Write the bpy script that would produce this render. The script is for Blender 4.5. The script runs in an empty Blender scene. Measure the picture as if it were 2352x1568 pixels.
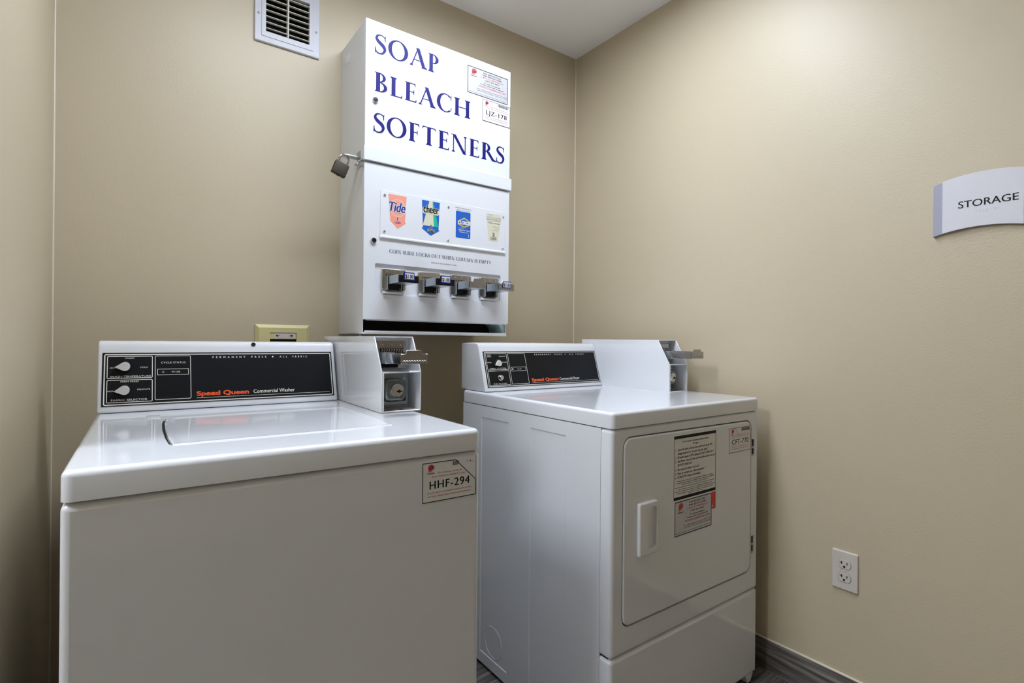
import bpy, bmesh, math, random
from mathutils import Vector, Matrix
random.seed(7)
SC = bpy.context.scene
COL = SC.collection

# ------------------------------------------------------------------ camera
CAM = dict(f=1207.5905, yaw=35.9852, pitch=0.0167, roll=0.5137, x=-1.7237, y=-1.8711, z=1.0885, sy=-2.2687)
def make_camera():
    yw, pt, rl = (math.radians(CAM[k]) for k in ('yaw', 'pitch', 'roll'))
    F = Vector((math.sin(yw) * math.cos(pt), math.cos(yw) * math.cos(pt), math.sin(pt)))
    R = Vector((math.cos(yw), -math.sin(yw), 0))
    U = R.cross(F)
    R2 = R * math.cos(rl) + U * math.sin(rl)
    U2 = U * math.cos(rl) - R * math.sin(rl)
    cd = bpy.data.cameras.new('camera'); co = bpy.data.objects.new('camera', cd); COL.objects.link(co)
    cd.sensor_fit = 'HORIZONTAL'; cd.sensor_width = 36.0
    cd.lens = CAM['f'] / 2352 * 36.0
    cd.shift_y = CAM['sy'] / 2352
    cd.clip_start = 0.02
    m = Matrix((R2, U2, -F)).transposed().to_4x4(); m.translation = Vector((CAM['x'], CAM['y'], CAM['z']))
    co.matrix_world = m
    SC.camera = co
make_camera()

# ------------------------------------------------------------------ world, exposure, light levels
SC.view_settings.view_transform = 'Standard'
SC.view_settings.look = 'None'
SC.view_settings.gamma = 1.0
SC.view_settings.use_curve_mapping = False
SC.view_settings.exposure = 0.80
W = bpy.data.worlds.new('world'); SC.world = W; W.use_nodes = True
W.node_tree.nodes['Background'].inputs[0].default_value = (0.92, 0.96, 1.0, 1)
W.node_tree.nodes['Background'].inputs[1].default_value = 0.3
LAMP_RGB = (231, 241, 255)
LAMP_STRENGTH = 15.0          # tube fixture over the machines
FILL_STRENGTH = 25.0         # added fill panel, unseen, left of the frame
H = 2.4417                    # ceiling height

# ------------------------------------------------------------------ colour helpers and materials
def lin(c):
    return tuple((v / 255 / 12.92) if v / 255 <= 0.04045 else ((v / 255 + 0.055) / 1.055) ** 2.4 for v in c) + (1.0,)
MATS = {}
def mat(name, rgb, rough=0.5, metal=0.0, coat=0.0, emit=0.0, spec=None):
    if name in MATS: return MATS[name]
    m = bpy.data.materials.new(name); m.use_nodes = True
    b = m.node_tree.nodes['Principled BSDF']
    b.inputs['Base Color'].default_value = lin(rgb)
    b.inputs['Roughness'].default_value = rough
    b.inputs['Metallic'].default_value = metal
    b.inputs['Coat Weight'].default_value = coat
    if spec is not None: b.inputs['Specular IOR Level'].default_value = spec
    if emit:
        b.inputs['Emission Color'].default_value = lin(rgb); b.inputs['Emission Strength'].default_value = emit
    m.diffuse_color = lin(rgb)
    MATS[name] = m
    return m
def nodes_of(m):
    nt = m.node_tree
    return nt, nt.nodes['Principled BSDF'], lambda t: nt.nodes.new(t)
def speckle(m, scale, amount, bump=0.0, bscale=None, dist=0.002, stretch=None):
    """colour variation and fine relief on a plain material"""
    nt, b, N = nodes_of(m)
    tc = N('ShaderNodeTexCoord'); src = tc.outputs['Object']
    if stretch:
        mp = N('ShaderNodeMapping'); mp.inputs['Scale'].default_value = stretch
        nt.links.new(src, mp.inputs[0]); src = mp.outputs[0]
    if amount:
        nz = N('ShaderNodeTexNoise'); nz.inputs['Scale'].default_value = scale; nz.inputs['Detail'].default_value = 5
        nt.links.new(src, nz.inputs['Vector'])
        hs = N('ShaderNodeHueSaturation'); hs.inputs['Color'].default_value = b.inputs['Base Color'].default_value
        mr = N('ShaderNodeMapRange'); mr.inputs['To Min'].default_value = 1 - amount; mr.inputs['To Max'].default_value = 1 + amount
        nt.links.new(nz.outputs['Fac'], mr.inputs['Value']); nt.links.new(mr.outputs[0], hs.inputs['Value'])
        nt.links.new(hs.outputs[0], b.inputs['Base Color'])
    if bump:
        n2 = N('ShaderNodeTexNoise'); n2.inputs['Scale'].default_value = bscale or scale; n2.inputs['Detail'].default_value = 3
        nt.links.new(src, n2.inputs['Vector'])
        bp = N('ShaderNodeBump'); bp.inputs['Strength'].default_value = bump; bp.inputs['Distance'].default_value = dist
        nt.links.new(n2.outputs['Fac'], bp.inputs['Height']); nt.links.new(bp.outputs[0], b.inputs['Normal'])
    return m

WALL = speckle(mat('wall_paint', (196, 183, 157), 0.42), 1.7, 0.035, 0.25, 190, 0.0015)
CEIL = speckle(mat('ceiling_paint', (248, 248, 250), 0.7), 3, 0.02, 0.2, 150, 0.001)
CAULK = mat('caulk', (222, 212, 192), 0.45)
ENAMEL = speckle(mat('white_enamel', (223, 225, 230), 0.09, coat=0.3), 40, 0.006, 0.02, 14, 0.001)
ENAMEL2 = speckle(mat('white_painted_steel', (224, 226, 231), 0.36, spec=0.2), 30, 0.01, 0.05, 160, 0.0006)
PLASTIC = mat('white_plastic', (226, 226, 230), 0.35)
GAP = mat('dark_gap', (18, 18, 18), 0.9)
BLACKP = speckle(mat('black_faceplate', (13, 15, 20), 0.42, spec=0.25), 60, 0.25, 0, stretch=(0.2, 1, 6))
INKW = mat('ink_white', (226, 224, 216), 0.5)
INKB = mat('ink_black', (13, 12, 13), 0.5, spec=0.2)
INKG = mat('ink_grey', (90, 88, 92), 0.5)
INKBLUE = mat('ink_royal_blue', (24, 20, 112), 0.45, spec=0.2)
INKNAVY = mat('ink_navy', (52, 50, 92), 0.5)
INKO = mat('ink_orange', (242, 92, 40), 0.45)
INKR = mat('ink_red', (196, 70, 72), 0.5)
INKM = mat('ink_magenta', (190, 40, 88), 0.5)
PAPER = mat('paper_white', (222, 222, 220), 0.45)
PAPERG = mat('paper_silver', (196, 196, 200), 0.4)
CHROME = speckle(mat('chrome', (205, 205, 210), 0.14, 1.0), 90, 0.05, 0.05, 60, 0.001)
STEEL = speckle(mat('zinc_steel', (176, 182, 190), 0.30, 1.0), 60, 0.10, 0.1, 80, 0.001)
GUNM = speckle(mat('dull_plated_steel', (120, 128, 130), 0.22, 1.0), 50, 0.12, 0.1, 60, 0.001)
ZINCD = speckle(mat('dull_zinc', (140, 146, 152), 0.35, 1.0), 50, 0.12, 0.1, 60, 0.001)
NICKEL = speckle(mat('worn_nickel', (164, 163, 164), 0.24, 1.0), 80, 0.08, 0.1, 70, 0.001)
DARKM = mat('dark_metal', (24, 22, 20), 0.4, 0.6)
KNOBF = mat('brushed_silver', (214, 212, 214), 0.35, 0.45)
KNOBB = mat('black_plastic', (14, 14, 15), 0.35)
BROWN = mat('padlock_brown', (54, 45, 26), 0.6, 0.0)
IVORY = mat('ivory_plastic', (214, 204, 150), 0.4)
IVORY2 = mat('ivory_edge', (222, 216, 186), 0.4)
PLATEW = mat('outlet_plastic', (206, 198, 190), 0.38)
SIGNW = mat('sign_white', (214, 214, 222), 0.45)
SIGNG = mat('sign_grey', (158, 160, 178), 0.4)
VENTW = speckle(mat('vent_white_paint', (200, 200, 207), 0.4), 25, 0.02)
SLATW = mat('vent_slat_paint', (212, 208, 196), 0.5)
DARKIN = mat('duct_dark', (26, 24, 18), 0.9)
LABELRED = mat('label_red', (214, 40, 26), 0.4)
SALMON = mat('label_salmon', (244, 158, 140), 0.4)
SALMONL = mat('label_pale_ring', (240, 200, 178), 0.4)
BLUE = mat('label_blue', (22, 96, 196), 0.4)
NAVY = mat('label_navy', (24, 44, 140), 0.4)
GREEN = mat('label_green', (24, 184, 140), 0.4)
CREAM = mat('label_cream', (218, 214, 192), 0.4)
YELLOW = mat('label_yellow', (212, 188, 84), 0.4)
PRICEB = mat('price_blue', (40, 56, 150), 0.35)
TEAL = mat('chute_plastic', (176, 200, 204), 0.35)

def wood(name, axis):
    m = bpy.data.materials.new(name); m.use_nodes = True
    nt, b, N = nodes_of(m); L = nt.links.new
    tc = N('ShaderNodeTexCoord'); oi = N('ShaderNodeObjectInfo')
    add = N('ShaderNodeVectorMath'); add.operation = 'ADD'
    sc = N('ShaderNodeVectorMath'); sc.operation = 'SCALE'; sc.inputs['Scale'].default_value = 37.0
    cmb = N('ShaderNodeCombineXYZ')
    for i in range(3): L(oi.outputs['Random'], cmb.inputs[i])
    L(cmb.outputs[0], sc.inputs[0]); L(tc.outputs['Object'], add.inputs[0]); L(sc.outputs[0], add.inputs[1])
    mp = N('ShaderNodeMapping')
    mp.inputs['Scale'].default_value = {'x': (2.2, 42, 42), 'y': (42, 2.2, 42)}[axis]
    L(add.outputs[0], mp.inputs[0])
    nz = N('ShaderNodeTexNoise'); nz.inputs['Scale'].default_value = 1.5; nz.inputs['Detail'].default_value = 8; nz.inputs['Distortion'].default_value = 0.9
    L(mp.outputs[0], nz.inputs['Vector'])
    cr = N('ShaderNodeValToRGB'); e = cr.color_ramp.elements
    e[0].position = 0.30; e[0].color = lin((52, 48, 47)); e[1].position = 0.72; e[1].color = lin((158, 152, 146))
    x = e.new(0.5); x.color = lin((98, 93, 90))
    L(nz.outputs['Fac'], cr.inputs[0]); L(cr.outputs[0], b.inputs['Base Color'])
    b.inputs['Roughness'].default_value = 0.45
    bp = N('ShaderNodeBump'); bp.inputs['Strength'].default_value = 0.25; bp.inputs['Distance'].default_value = 0.001
    L(nz.outputs['Fac'], bp.inputs['Height']); L(bp.outputs[0], b.inputs['Normal'])
    return m
WOODX = wood('grey_wood_x', 'x'); WOODY = wood('grey_wood_y', 'y')

# ------------------------------------------------------------------ mesh helpers
def finish(bm, angle=32):
    bmesh.ops.recalc_face_normals(bm, faces=bm.faces)
    lim = math.radians(angle)
    for f in bm.faces: f.smooth = True
    for e in bm.edges:
        e.smooth = e.smooth and len(e.link_faces) == 2 and e.calc_face_angle(0) < lim
def obj(name, bm, m, parent=None, recalc=True):
    if recalc: finish(bm)
    me = bpy.data.meshes.new(name); bm.to_mesh(me); bm.free()
    me.materials.append(m)
    o = bpy.data.objects.new(name, me); COL.objects.link(o)
    if parent is not None: o.parent = parent
    return o
def empty(name, loc, rot=(0, 0, 0)):
    o = bpy.data.objects.new(name, None); COL.objects.link(o)
    o.location = loc; o.rotation_euler = rot; o.empty_display_size = 0.1
    return o
def tag(o, label, cat=None, group=None):
    o['label'] = label
    if cat: o['category'] = cat
    if group: o['group'] = group
    return o
def struct(o):
    o['kind'] = 'structure'; return o
def BM(): return bmesh.new()
def absorb(bm, tmp):
    me = bpy.data.meshes.new('tmp'); tmp.to_mesh(me); tmp.free(); bm.from_mesh(me); bpy.data.meshes.remove(me)
def box(bm, x0, x1, y0, y1, z0, z1, bev=0.0, seg=2):
    t = BM()
    vs = [t.verts.new((x, y, z)) for x in (x0, x1) for y in (y0, y1) for z in (z0, z1)]
    for f in ((0, 1, 3, 2), (4, 6, 7, 5), (0, 4, 5, 1), (2, 3, 7, 6), (0, 2, 6, 4), (1, 5, 7, 3)):
        t.faces.new([vs[i] for i in f])
    if bev: bmesh.ops.bevel(t, geom=t.edges[:], offset=bev, segments=seg, profile=0.5, affect='EDGES', clamp_overlap=True)
    absorb(bm, t)
def prism(bm, pts, M, d0, d1, bev=0.0, seg=2):
    """polygon pts (a,b) extruded from depth d0 to d1 through M(a,b,d)"""
    t = BM()
    A = [t.verts.new(M(a, b, d0)) for a, b in pts]; B = [t.verts.new(M(a, b, d1)) for a, b in pts]
    t.faces.new(A); t.faces.new(B[::-1])
    n = len(pts)
    for i in range(n): t.faces.new((A[i], A[(i + 1) % n], B[(i + 1) % n], B[i]))
    bmesh.ops.recalc_face_normals(t, faces=t.faces)
    if bev: bmesh.ops.bevel(t, geom=t.edges[:], offset=bev, segments=seg, profile=0.5, affect='EDGES', clamp_overlap=True)
    absorb(bm, t)
def rrect(a0, a1, b0, b1, r, n=5):
    r = max(min(r, (a1 - a0) / 2 - 1e-5, (b1 - b0) / 2 - 1e-5), 1e-5)
    out = []
    for (cx, cy, s) in ((a1 - r, b0 + r, -90), (a1 - r, b1 - r, 0), (a0 + r, b1 - r, 90), (a0 + r, b0 + r, 180)):
        for i in range(n + 1):
            t = math.radians(s + 90 * i / n); out.append((cx + r * math.cos(t), cy + r * math.sin(t)))
    return out
def panel(bm, a0, a1, b0, b1, M, depth, r=0.004, rc=None, holes=(), K=4, n=5, hole_depth=None, back=True, open_holes=False):
    """slab with a rounded front edge (radius r), plan corners rc, optional holes; M(a,b,d): d = depth behind the front"""
    rc = max(r, rc if rc is not None else r)
    t = BM(); loops = []
    for k in range(K + 1):
        th = math.pi / 2 * k / K
        i = r * (1 - math.sin(th)); d = r * (1 - math.cos(th))
        loops.append([t.verts.new(M(a, b, d)) for a, b in rrect(a0 + i, a1 - i, b0 + i, b1 - i, rc - i, n)])
    loops.append([t.verts.new(M(a, b, depth)) for a, b in rrect(a0, a1, b0, b1, rc, n)])
    m = len(loops[0])
    for A, B in zip(loops, loops[1:]):
        for j in range(m): t.faces.new((A[j], A[(j + 1) % m], B[(j + 1) % m], B[j]))
    if back and not open_holes: t.faces.new(loops[-1])
    for j in range(m): t.edges.get((loops[0][j], loops[0][(j + 1) % m])).smooth = False
    if not holes: t.faces.new(loops[0])
    else:
        es = [t.edges.get((loops[0][j], loops[0][(j + 1) % m])) for j in range(m)]
        hd = hole_depth or depth * 0.6
        for hp in holes:
            hv = [t.verts.new(M(a, b, 0)) for a, b in hp]; hb = [t.verts.new(M(a, b, hd)) for a, b in hp]
            q = len(hv)
            for j in range(q):
                es.append(t.edges.new((hv[j], hv[(j + 1) % q])))
            for j in range(q): t.faces.new((hv[j], hv[(j + 1) % q], hb[(j + 1) % q], hb[j]))
            if not open_holes: t.faces.new(hb)
        bmesh.ops.triangle_fill(t, edges=es, use_beauty=True, use_dissolve=False)
    absorb(bm, t)
def frame_at(c, axis):
    z = Vector(axis).normalized(); x = z.orthogonal().normalized(); y = z.cross(x)
    m = Matrix((x, y, z)).transposed().to_4x4(); m.translation = Vector(c); return m
def lathe(bm, c, axis, prof, n=20):
    """prof: list of (radius, height along axis)"""
    m = frame_at(c, axis); rings = []
    for r, h in prof:
        if r < 1e-6: rings.append([bm.verts.new(m @ Vector((0, 0, h)))])
        else: rings.append([bm.verts.new(m @ Vector((r * math.cos(2 * math.pi * i / n), r * math.sin(2 * math.pi * i / n), h))) for i in range(n)])
    for A, B in zip(rings, rings[1:]):
        for i in range(n):
            j = (i + 1) % n
            if len(A) == 1 and len(B) == 1: continue
            if len(A) == 1: bm.faces.new((A[0], B[i], B[j]))
            elif len(B) == 1: bm.faces.new((A[i], A[j], B[0]))
            else: bm.faces.new((A[i], A[j], B[j], B[i]))
    for R_ in (rings[0], rings[-1]):
        if len(R_) > 1: bm.faces.new(R_)
def tube(bm, pts, r, n=10, closed=False):
    pts = [Vector(p) for p in pts]; rings = []; N = len(pts); up = None
    for i, p in enumerate(pts):
        a = pts[(i - 1) % N] if (closed or i > 0) else p; b = pts[(i + 1) % N] if (closed or i < N - 1) else p
        t = (b - a).normalized()
        if up is None: up = t.orthogonal().normalized()
        up = (up - t * up.dot(t)).normalized(); s = t.cross(up)
        rings.append([bm.verts.new(p + (up * math.cos(2 * math.pi * k / n) + s * math.sin(2 * math.pi * k / n)) * r) for k in range(n)])
    for i in range(N if closed else N - 1):
        A, B = rings[i], rings[(i + 1) % N]
        for k in range(n): bm.faces.new((A[k], A[(k + 1) % n], B[(k + 1) % n], B[k]))
    if not closed: bm.faces.new(rings[0]); bm.faces.new(rings[-1])

# ------------------------------------------------------------------ flat print: lettering and marks
_tc = bpy.data.curves.new('lettering_tmp', 'FONT'); _tc.resolution_u = 3
_to = bpy.data.objects.new('lettering_tmp', _tc); COL.objects.link(_to)
_cache = {}
def glyph_mesh(s, bold=0.0, space=1.0, shear=0.0, res=3):
    k = (s, bold, space, shear, res)
    if k not in _cache:
        _tc.body = s; _tc.resolution_u = res; _tc.offset = bold; _tc.space_character = space; _tc.shear = shear
        m = _to.to_mesh()
        v = [(p.co.x, p.co.y) for p in m.vertices]; f = [tuple(q.vertices) for q in m.polygons]
        _to.to_mesh_clear()
        _cache[k] = (v, f)
    return _cache[k]
# --- serif capitals drawn from strokes; cap height 1, thick stem T, hairline h
T_, h_ = 0.19, 0.055
def _ring(cx, cy, rx, ry, irx, iry, a0, a1, icx=0.0, tilt=0.0, n=18):
    out = []; prev = None
    for i in range(n + 1):
        a = math.radians(a0 + (a1 - a0) * i / n)
        o = (cx + rx * math.cos(a), cy + ry * math.sin(a))
        ii = (cx + icx + irx * math.cos(a + tilt), cy + iry * math.sin(a + tilt))
        if prev: out.append([prev[0], o, ii, prev[1]])
        prev = (o, ii)
    return out
def _stroke(pts, ws, n=8):
    # Catmull-Rom centre line with varying width
    P = [pts[0]] + list(pts) + [pts[-1]]; C_ = []; Wd = []
    for i in range(1, len(P) - 2):
        for k in range(n + (1 if i == len(P) - 3 else 0)):
            t = k / n; p0, p1, p2, p3 = P[i - 1], P[i], P[i + 1], P[i + 2]
            C_.append(tuple(0.5 * (2 * p1[d] + (p2[d] - p0[d]) * t + (2 * p0[d] - 5 * p1[d] + 4 * p2[d] - p3[d]) * t * t + (3 * p1[d] - p0[d] - 3 * p2[d] + p3[d]) * t ** 3) for d in (0, 1)))
            Wd.append(ws[i - 1] * (1 - t) + ws[i] * t)
    L, Rr = [], []
    for i, c in enumerate(C_):
        a = C_[max(i - 1, 0)]; b = C_[min(i + 1, len(C_) - 1)]
        dx, dy = b[0] - a[0], b[1] - a[1]; l = math.hypot(dx, dy) or 1
        L.append((c[0] - dy / l * Wd[i] / 2, c[1] + dx / l * Wd[i] / 2)); Rr.append((c[0] + dy / l * Wd[i] / 2, c[1] - dx / l * Wd[i] / 2))
    return [[L[i], L[i + 1], Rr[i + 1], Rr[i]] for i in range(len(L) - 1)]
def _R(x0, y0, x1, y1): return [[(x0, y0), (x1, y0), (x1, y1), (x0, y1)]]
def _ft(xc, y, hw, up): return [[(xc - hw - .075, y), (xc + hw + .075, y), (xc + hw + .06, y + up * .03), (xc + hw, y + up * .1), (xc - hw, y + up * .1), (xc - hw - .06, y + up * .03)]]
def _D(x0, y0, x1, y1, w): return [[(x0 - w / 2, y0), (x0 + w / 2, y0), (x1 + w / 2, y1), (x1 - w / 2, y1)]]
def _st(xc, w=T_, top=True, bot=True):
    return _R(xc - w / 2, 0, xc + w / 2, 1) + (_ft(xc, 0, w / 2, 1) if bot else []) + (_ft(xc, 1, w / 2, -1) if top else [])
_arm = lambda x0, x1, y, s: _R(x0, min(y, y - s * h_), x1, max(y, y - s * h_)) + [[(x1 - .06, y - s * h_), (x1, y), (x1 + .01, y - s * .2)]]
_S = _stroke([(.52, .76), (.50, .90), (.34, .985), (.17, .93), (.115, .76), (.24, .60), (.42, .46), (.50, .27), (.40, .07), (.22, .02), (.09, .10), (.06, .27)],
             [.02, .05, .05, .085, .13, .17, .17, .13, .085, .05, .05, .02]) + [[(.50, .70), (.53, .70), (.535, 1.0), (.515, 1.0), (.49, .88)], [(.045, .31), (.075, .31), (.095, .10), (.06, 0), (.04, 0)]]
SERIF = {
 'A': (_D(.09, 0, .43, 1.02, .06) + _D(.74, 0, .41, 1.02, .185) + _R(.2, .33, .62, .375) + _ft(.09, 0, .02, 1) + _ft(.75, 0, .085, 1), .86),
 'B': (_st(.2, top=False, bot=False) + _R(.05, .955, .3, 1) + _R(.05, 0, .3, .045) + _ring(.27, .755, .29, .245, .15, .2, -90, 90) + _ring(.27, .265, .36, .265, .20, .215, -90, 90), .68),
 'C': (_ring(.50, .5, .46, .525, .29, .475, 48, 312, .02, 0) + [[(.80, .72), (.83, .72), (.835, 1.0), (.81, 1.0), (.78, .87)], [(.80, .27), (.85, .30), (.83, .14), (.79, .12)]], .90),
 'D': (_st(.2, top=False, bot=False) + _R(.05, .955, .32, 1) + _R(.05, 0, .32, .045) + _ring(.28, .5, .54, .5, .37, .455, -90, 90), .90),
 'E': (_st(.2, top=False, bot=False) + _R(.05, .955, .3, 1) + _R(.05, 0, .3, .045) + _arm(.28, .57, 1, 1) + _arm(.28, .62, 0, -1) + _R(.28, .5, .5, .545) + [[(.48, .40), (.51, .40), (.51, .645), (.48, .645), (.46, .54), (.46, .5)]], .68),
 'F': (_st(.2, top=False) + _R(.05, .955, .3, 1) + _arm(.28, .57, 1, 1) + _R(.28, .49, .48, .535) + [[(.46, .39), (.49, .39), (.49, .635), (.46, .635), (.44, .53), (.44, .49)]], .62),
 'H': (_st(.2) + _st(.80) + _R(.28, .49, .72, .535), 1.0),
 'I': (_st(.2), .40),
 'K': (_st(.2) + _D(.30, .44, .66, 1, .06) + _D(.80, 0, .42, .56, .2) + _ft(.66, 1, .02, -1) + _ft(.80, 0, .08, 1), .90),
 'L': (_st(.2, bot=False) + _R(.05, 0, .3, .045) + _arm(.28, .62, 0, -1), .66),
 'M': (_st(.14, .055) + _st(.98) + _D(.55, 0, .2, 1, .18) + _D(.54, 0, .93, 1, .055), 1.18),
 'N': (_st(.15, .05, top=False) + _st(.82, .05, bot=False) + _D(.80, -.02, .18, 1, .18) + _R(.02, .965, .2, 1), .98),
 'O': (_ring(.52, .5, .49, .53, .31, .48, 0, 360, 0, .0, 36), 1.04),
 'P': (_st(.2, top=False) + _R(.05, .955, .3, 1) + _ring(.27, .73, .33, .27, .17, .225, -90, 90), .64),
 'R': (_st(.2, top=False) + _R(.05, .955, .3, 1) + _ring(.27, .74, .31, .26, .15, .215, -90, 90) + _D(.80, 0, .42, .52, .19) + _ft(.82, 0, .07, 1), .86),
 'S': (_S, .58),
 'T': (_st(.42, top=False) + _R(.08, .955, .76, 1) + [[(.14, .955), (.08, 1), (.05, .80)], [(.70, .955), (.76, 1), (.79, .80)]], .84),
 'U': (_R(.12, .35, .12 + T_, 1) + _R(.76, .35, .81, 1) + _ft(.2, 1, T_ / 2, -1) + _ft(.785, 1, .025, -1) + _ring(.465, .37, .345, .39, .235, .33, 180, 360, .03), .98),
 'W': (_D(.36, 0, .1, 1, .17) + _D(.36, 0, .64, 1, .05) + _D(.90, 0, .64, 1, .17) + _D(.90, 0, 1.16, 1, .05) + _ft(.1, 1, .07, -1) + _ft(.64, 1, .06, -1) + _ft(1.16, 1, .02, -1), 1.28),
 'Y': (_R(.38, 0, .38 + T_, .48) + _ft(.46, 0, T_ / 2, 1) + _D(.46, .4, .12, 1, .17) + _D(.47, .4, .80, 1, .055) + _ft(.12, 1, .07, -1) + _ft(.80, 1, .02, -1), .92),
 ' ': ([], .36)}

class Ink:
    """flat print on one surface; M(a,b) gives the 3D point"""
    def __init__(s, M):
        s.M = M; s.v = []; s.f = []
        o, x, y = Vector(M(0, 0)), Vector(M(1, 0)), Vector(M(0, 1)); s.n = (x - o).cross(y - o).normalized()
    def at(s, a, b, lift): return Vector(s.M(a, b)) + s.n * lift
    def poly(s, pts, lift=0.0):
        i = len(s.v); s.v += [s.at(a, b, lift) for a, b in pts]; s.f.append(tuple(range(i, i + len(pts)))); return s
    def rect(s, a0, b0, a1, b1): return s.poly([(a0, b0), (a1, b0), (a1, b1), (a0, b1)])
    def line(s, pts, w):
        for (p, q) in zip(pts, pts[1:]):
            dx, dy = q[0] - p[0], q[1] - p[1]; l = math.hypot(dx, dy) or 1; nx, ny = -dy / l * w / 2, dx / l * w / 2
            s.poly([(p[0] - nx, p[1] - ny), (q[0] - nx, q[1] - ny), (q[0] + nx, q[1] + ny), (p[0] + nx, p[1] + ny)])
        return s
    def frame(s, a0, b0, a1, b1, w, r=1e-4, n=4):
        A = rrect(a0, a1, b0, b1, r, n); B = rrect(a0 + w, a1 - w, b0 + w, b1 - w, max(r - w, 1e-5), n); m = len(A)
        for j in range(m):
            k = (j + 1) % m; s.poly([A[j], A[k], B[k], B[j]])
        return s
    def disc(s, a, b, ra, rb=None, n=20): return s.poly([(a + ra * math.cos(2 * math.pi * i / n), b + (rb or ra) * math.sin(2 * math.pi * i / n)) for i in range(n)])
    def ring(s, a, b, r0, r1, a0=0, a1=360, n=28, sy=1.0):
        for i in range(n):
            t, u = (math.radians(a0 + (a1 - a0) * k / n) for k in (i, i + 1))
            s.poly([(a + r0 * math.cos(t), b + r0 * sy * math.sin(t)), (a + r0 * math.cos(u), b + r0 * sy * math.sin(u)), (a + r1 * math.cos(u), b + r1 * sy * math.sin(u)), (a + r1 * math.cos(t), b + r1 * sy * math.sin(t))])
        return s
    def text(s, st, a, b, w=None, h=0.01, align='l', bold=0.0, space=1.0, shear=0.0):
        """cap height h, fitted to width w when given; (a,b) is the baseline start/centre/end"""
        v, f = glyph_mesh(st, 0.0, space, shear, 7 if h > .0075 else 3)
        if not v: return s
        x0 = min(p[0] for p in v); x1 = max(p[0] for p in v)
        ky = h / 0.729; kx = (w / (x1 - x0)) if w else ky
        off = {'l': 0, 'c': (x1 - x0) / 2 * kx, 'r': (x1 - x0) * kx}[align]
        e = bold * ky
        cps = [(0, 0)] if e <= 0 else ([(-e, 0), (e, 0)] if bold < .03 else [(-e, e * .6), (e, e * .6), (-e, -e * .6), (e, -e * .6), (0, 0)])
        for n_, (dx, dy) in enumerate(cps):
            i = len(s.v); s.v += [s.at(a - off + dx + (p[0] - x0) * kx, b + dy + p[1] * ky, n_ * 4e-5) for p in v]
            s.f += [tuple(i + k for k in q) for q in f]
        return s
    def serif(s, st, a, b, w, h, gap=0.06):
        tot = sum(SERIF[c][1] + gap for c in st) - gap; kx = w / tot; x = 0
        for c in st:
            for n_, pl in enumerate(SERIF[c][0]): s.poly([(a + (x + p[0]) * kx, b + p[1] * h) for p in pl], n_ * 1.2e-5)
            x += SERIF[c][1] + gap
        return s
    def build(s, name, m, parent):
        me = bpy.data.meshes.new(name); me.from_pydata([tuple(p) for p in s.v], [], s.f); me.materials.append(m)
        o = bpy.data.objects.new(name, me); COL.objects.link(o); o.parent = parent; return o
def front(y, off=0.0): return lambda a, b: (a, y - off, b)
FR = lambda y0: (lambda a, b, d: (a, y0 + d, b))         # panel map: faces -y
UP = lambda z0: (lambda a, b, d: (a, b, z0 - d))         # panel map: faces up
RW = lambda x0: (lambda a, b, d: (x0 + d, -a, b))        # panel map on the right wall (faces -x)

def logo(ink_red, ink_dark, a, b, s, name=True):
    """ball of curved stripes over a short word, width about 2.1 s"""
    ink_red.poly([(a + s * math.cos(math.radians(t_)), b + s * math.sin(math.radians(t_))) for t_ in range(-10, 236, 12)])
    for k in range(4):
        o = k * .42 * s
        ink_red.line([(a + s * .95 - o * .9, b + .25 * s - .1 * o), (a + s * .55 - o * .9, b - .45 * s), (a - .1 * s - o * .75, b - 1.15 * s)], s * .16)
    ink_dark.text('Coinmach', a - .2 * s, b - 1.75 * s, 2.5 * s, .5 * s, 'c', bold=.02)

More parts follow.
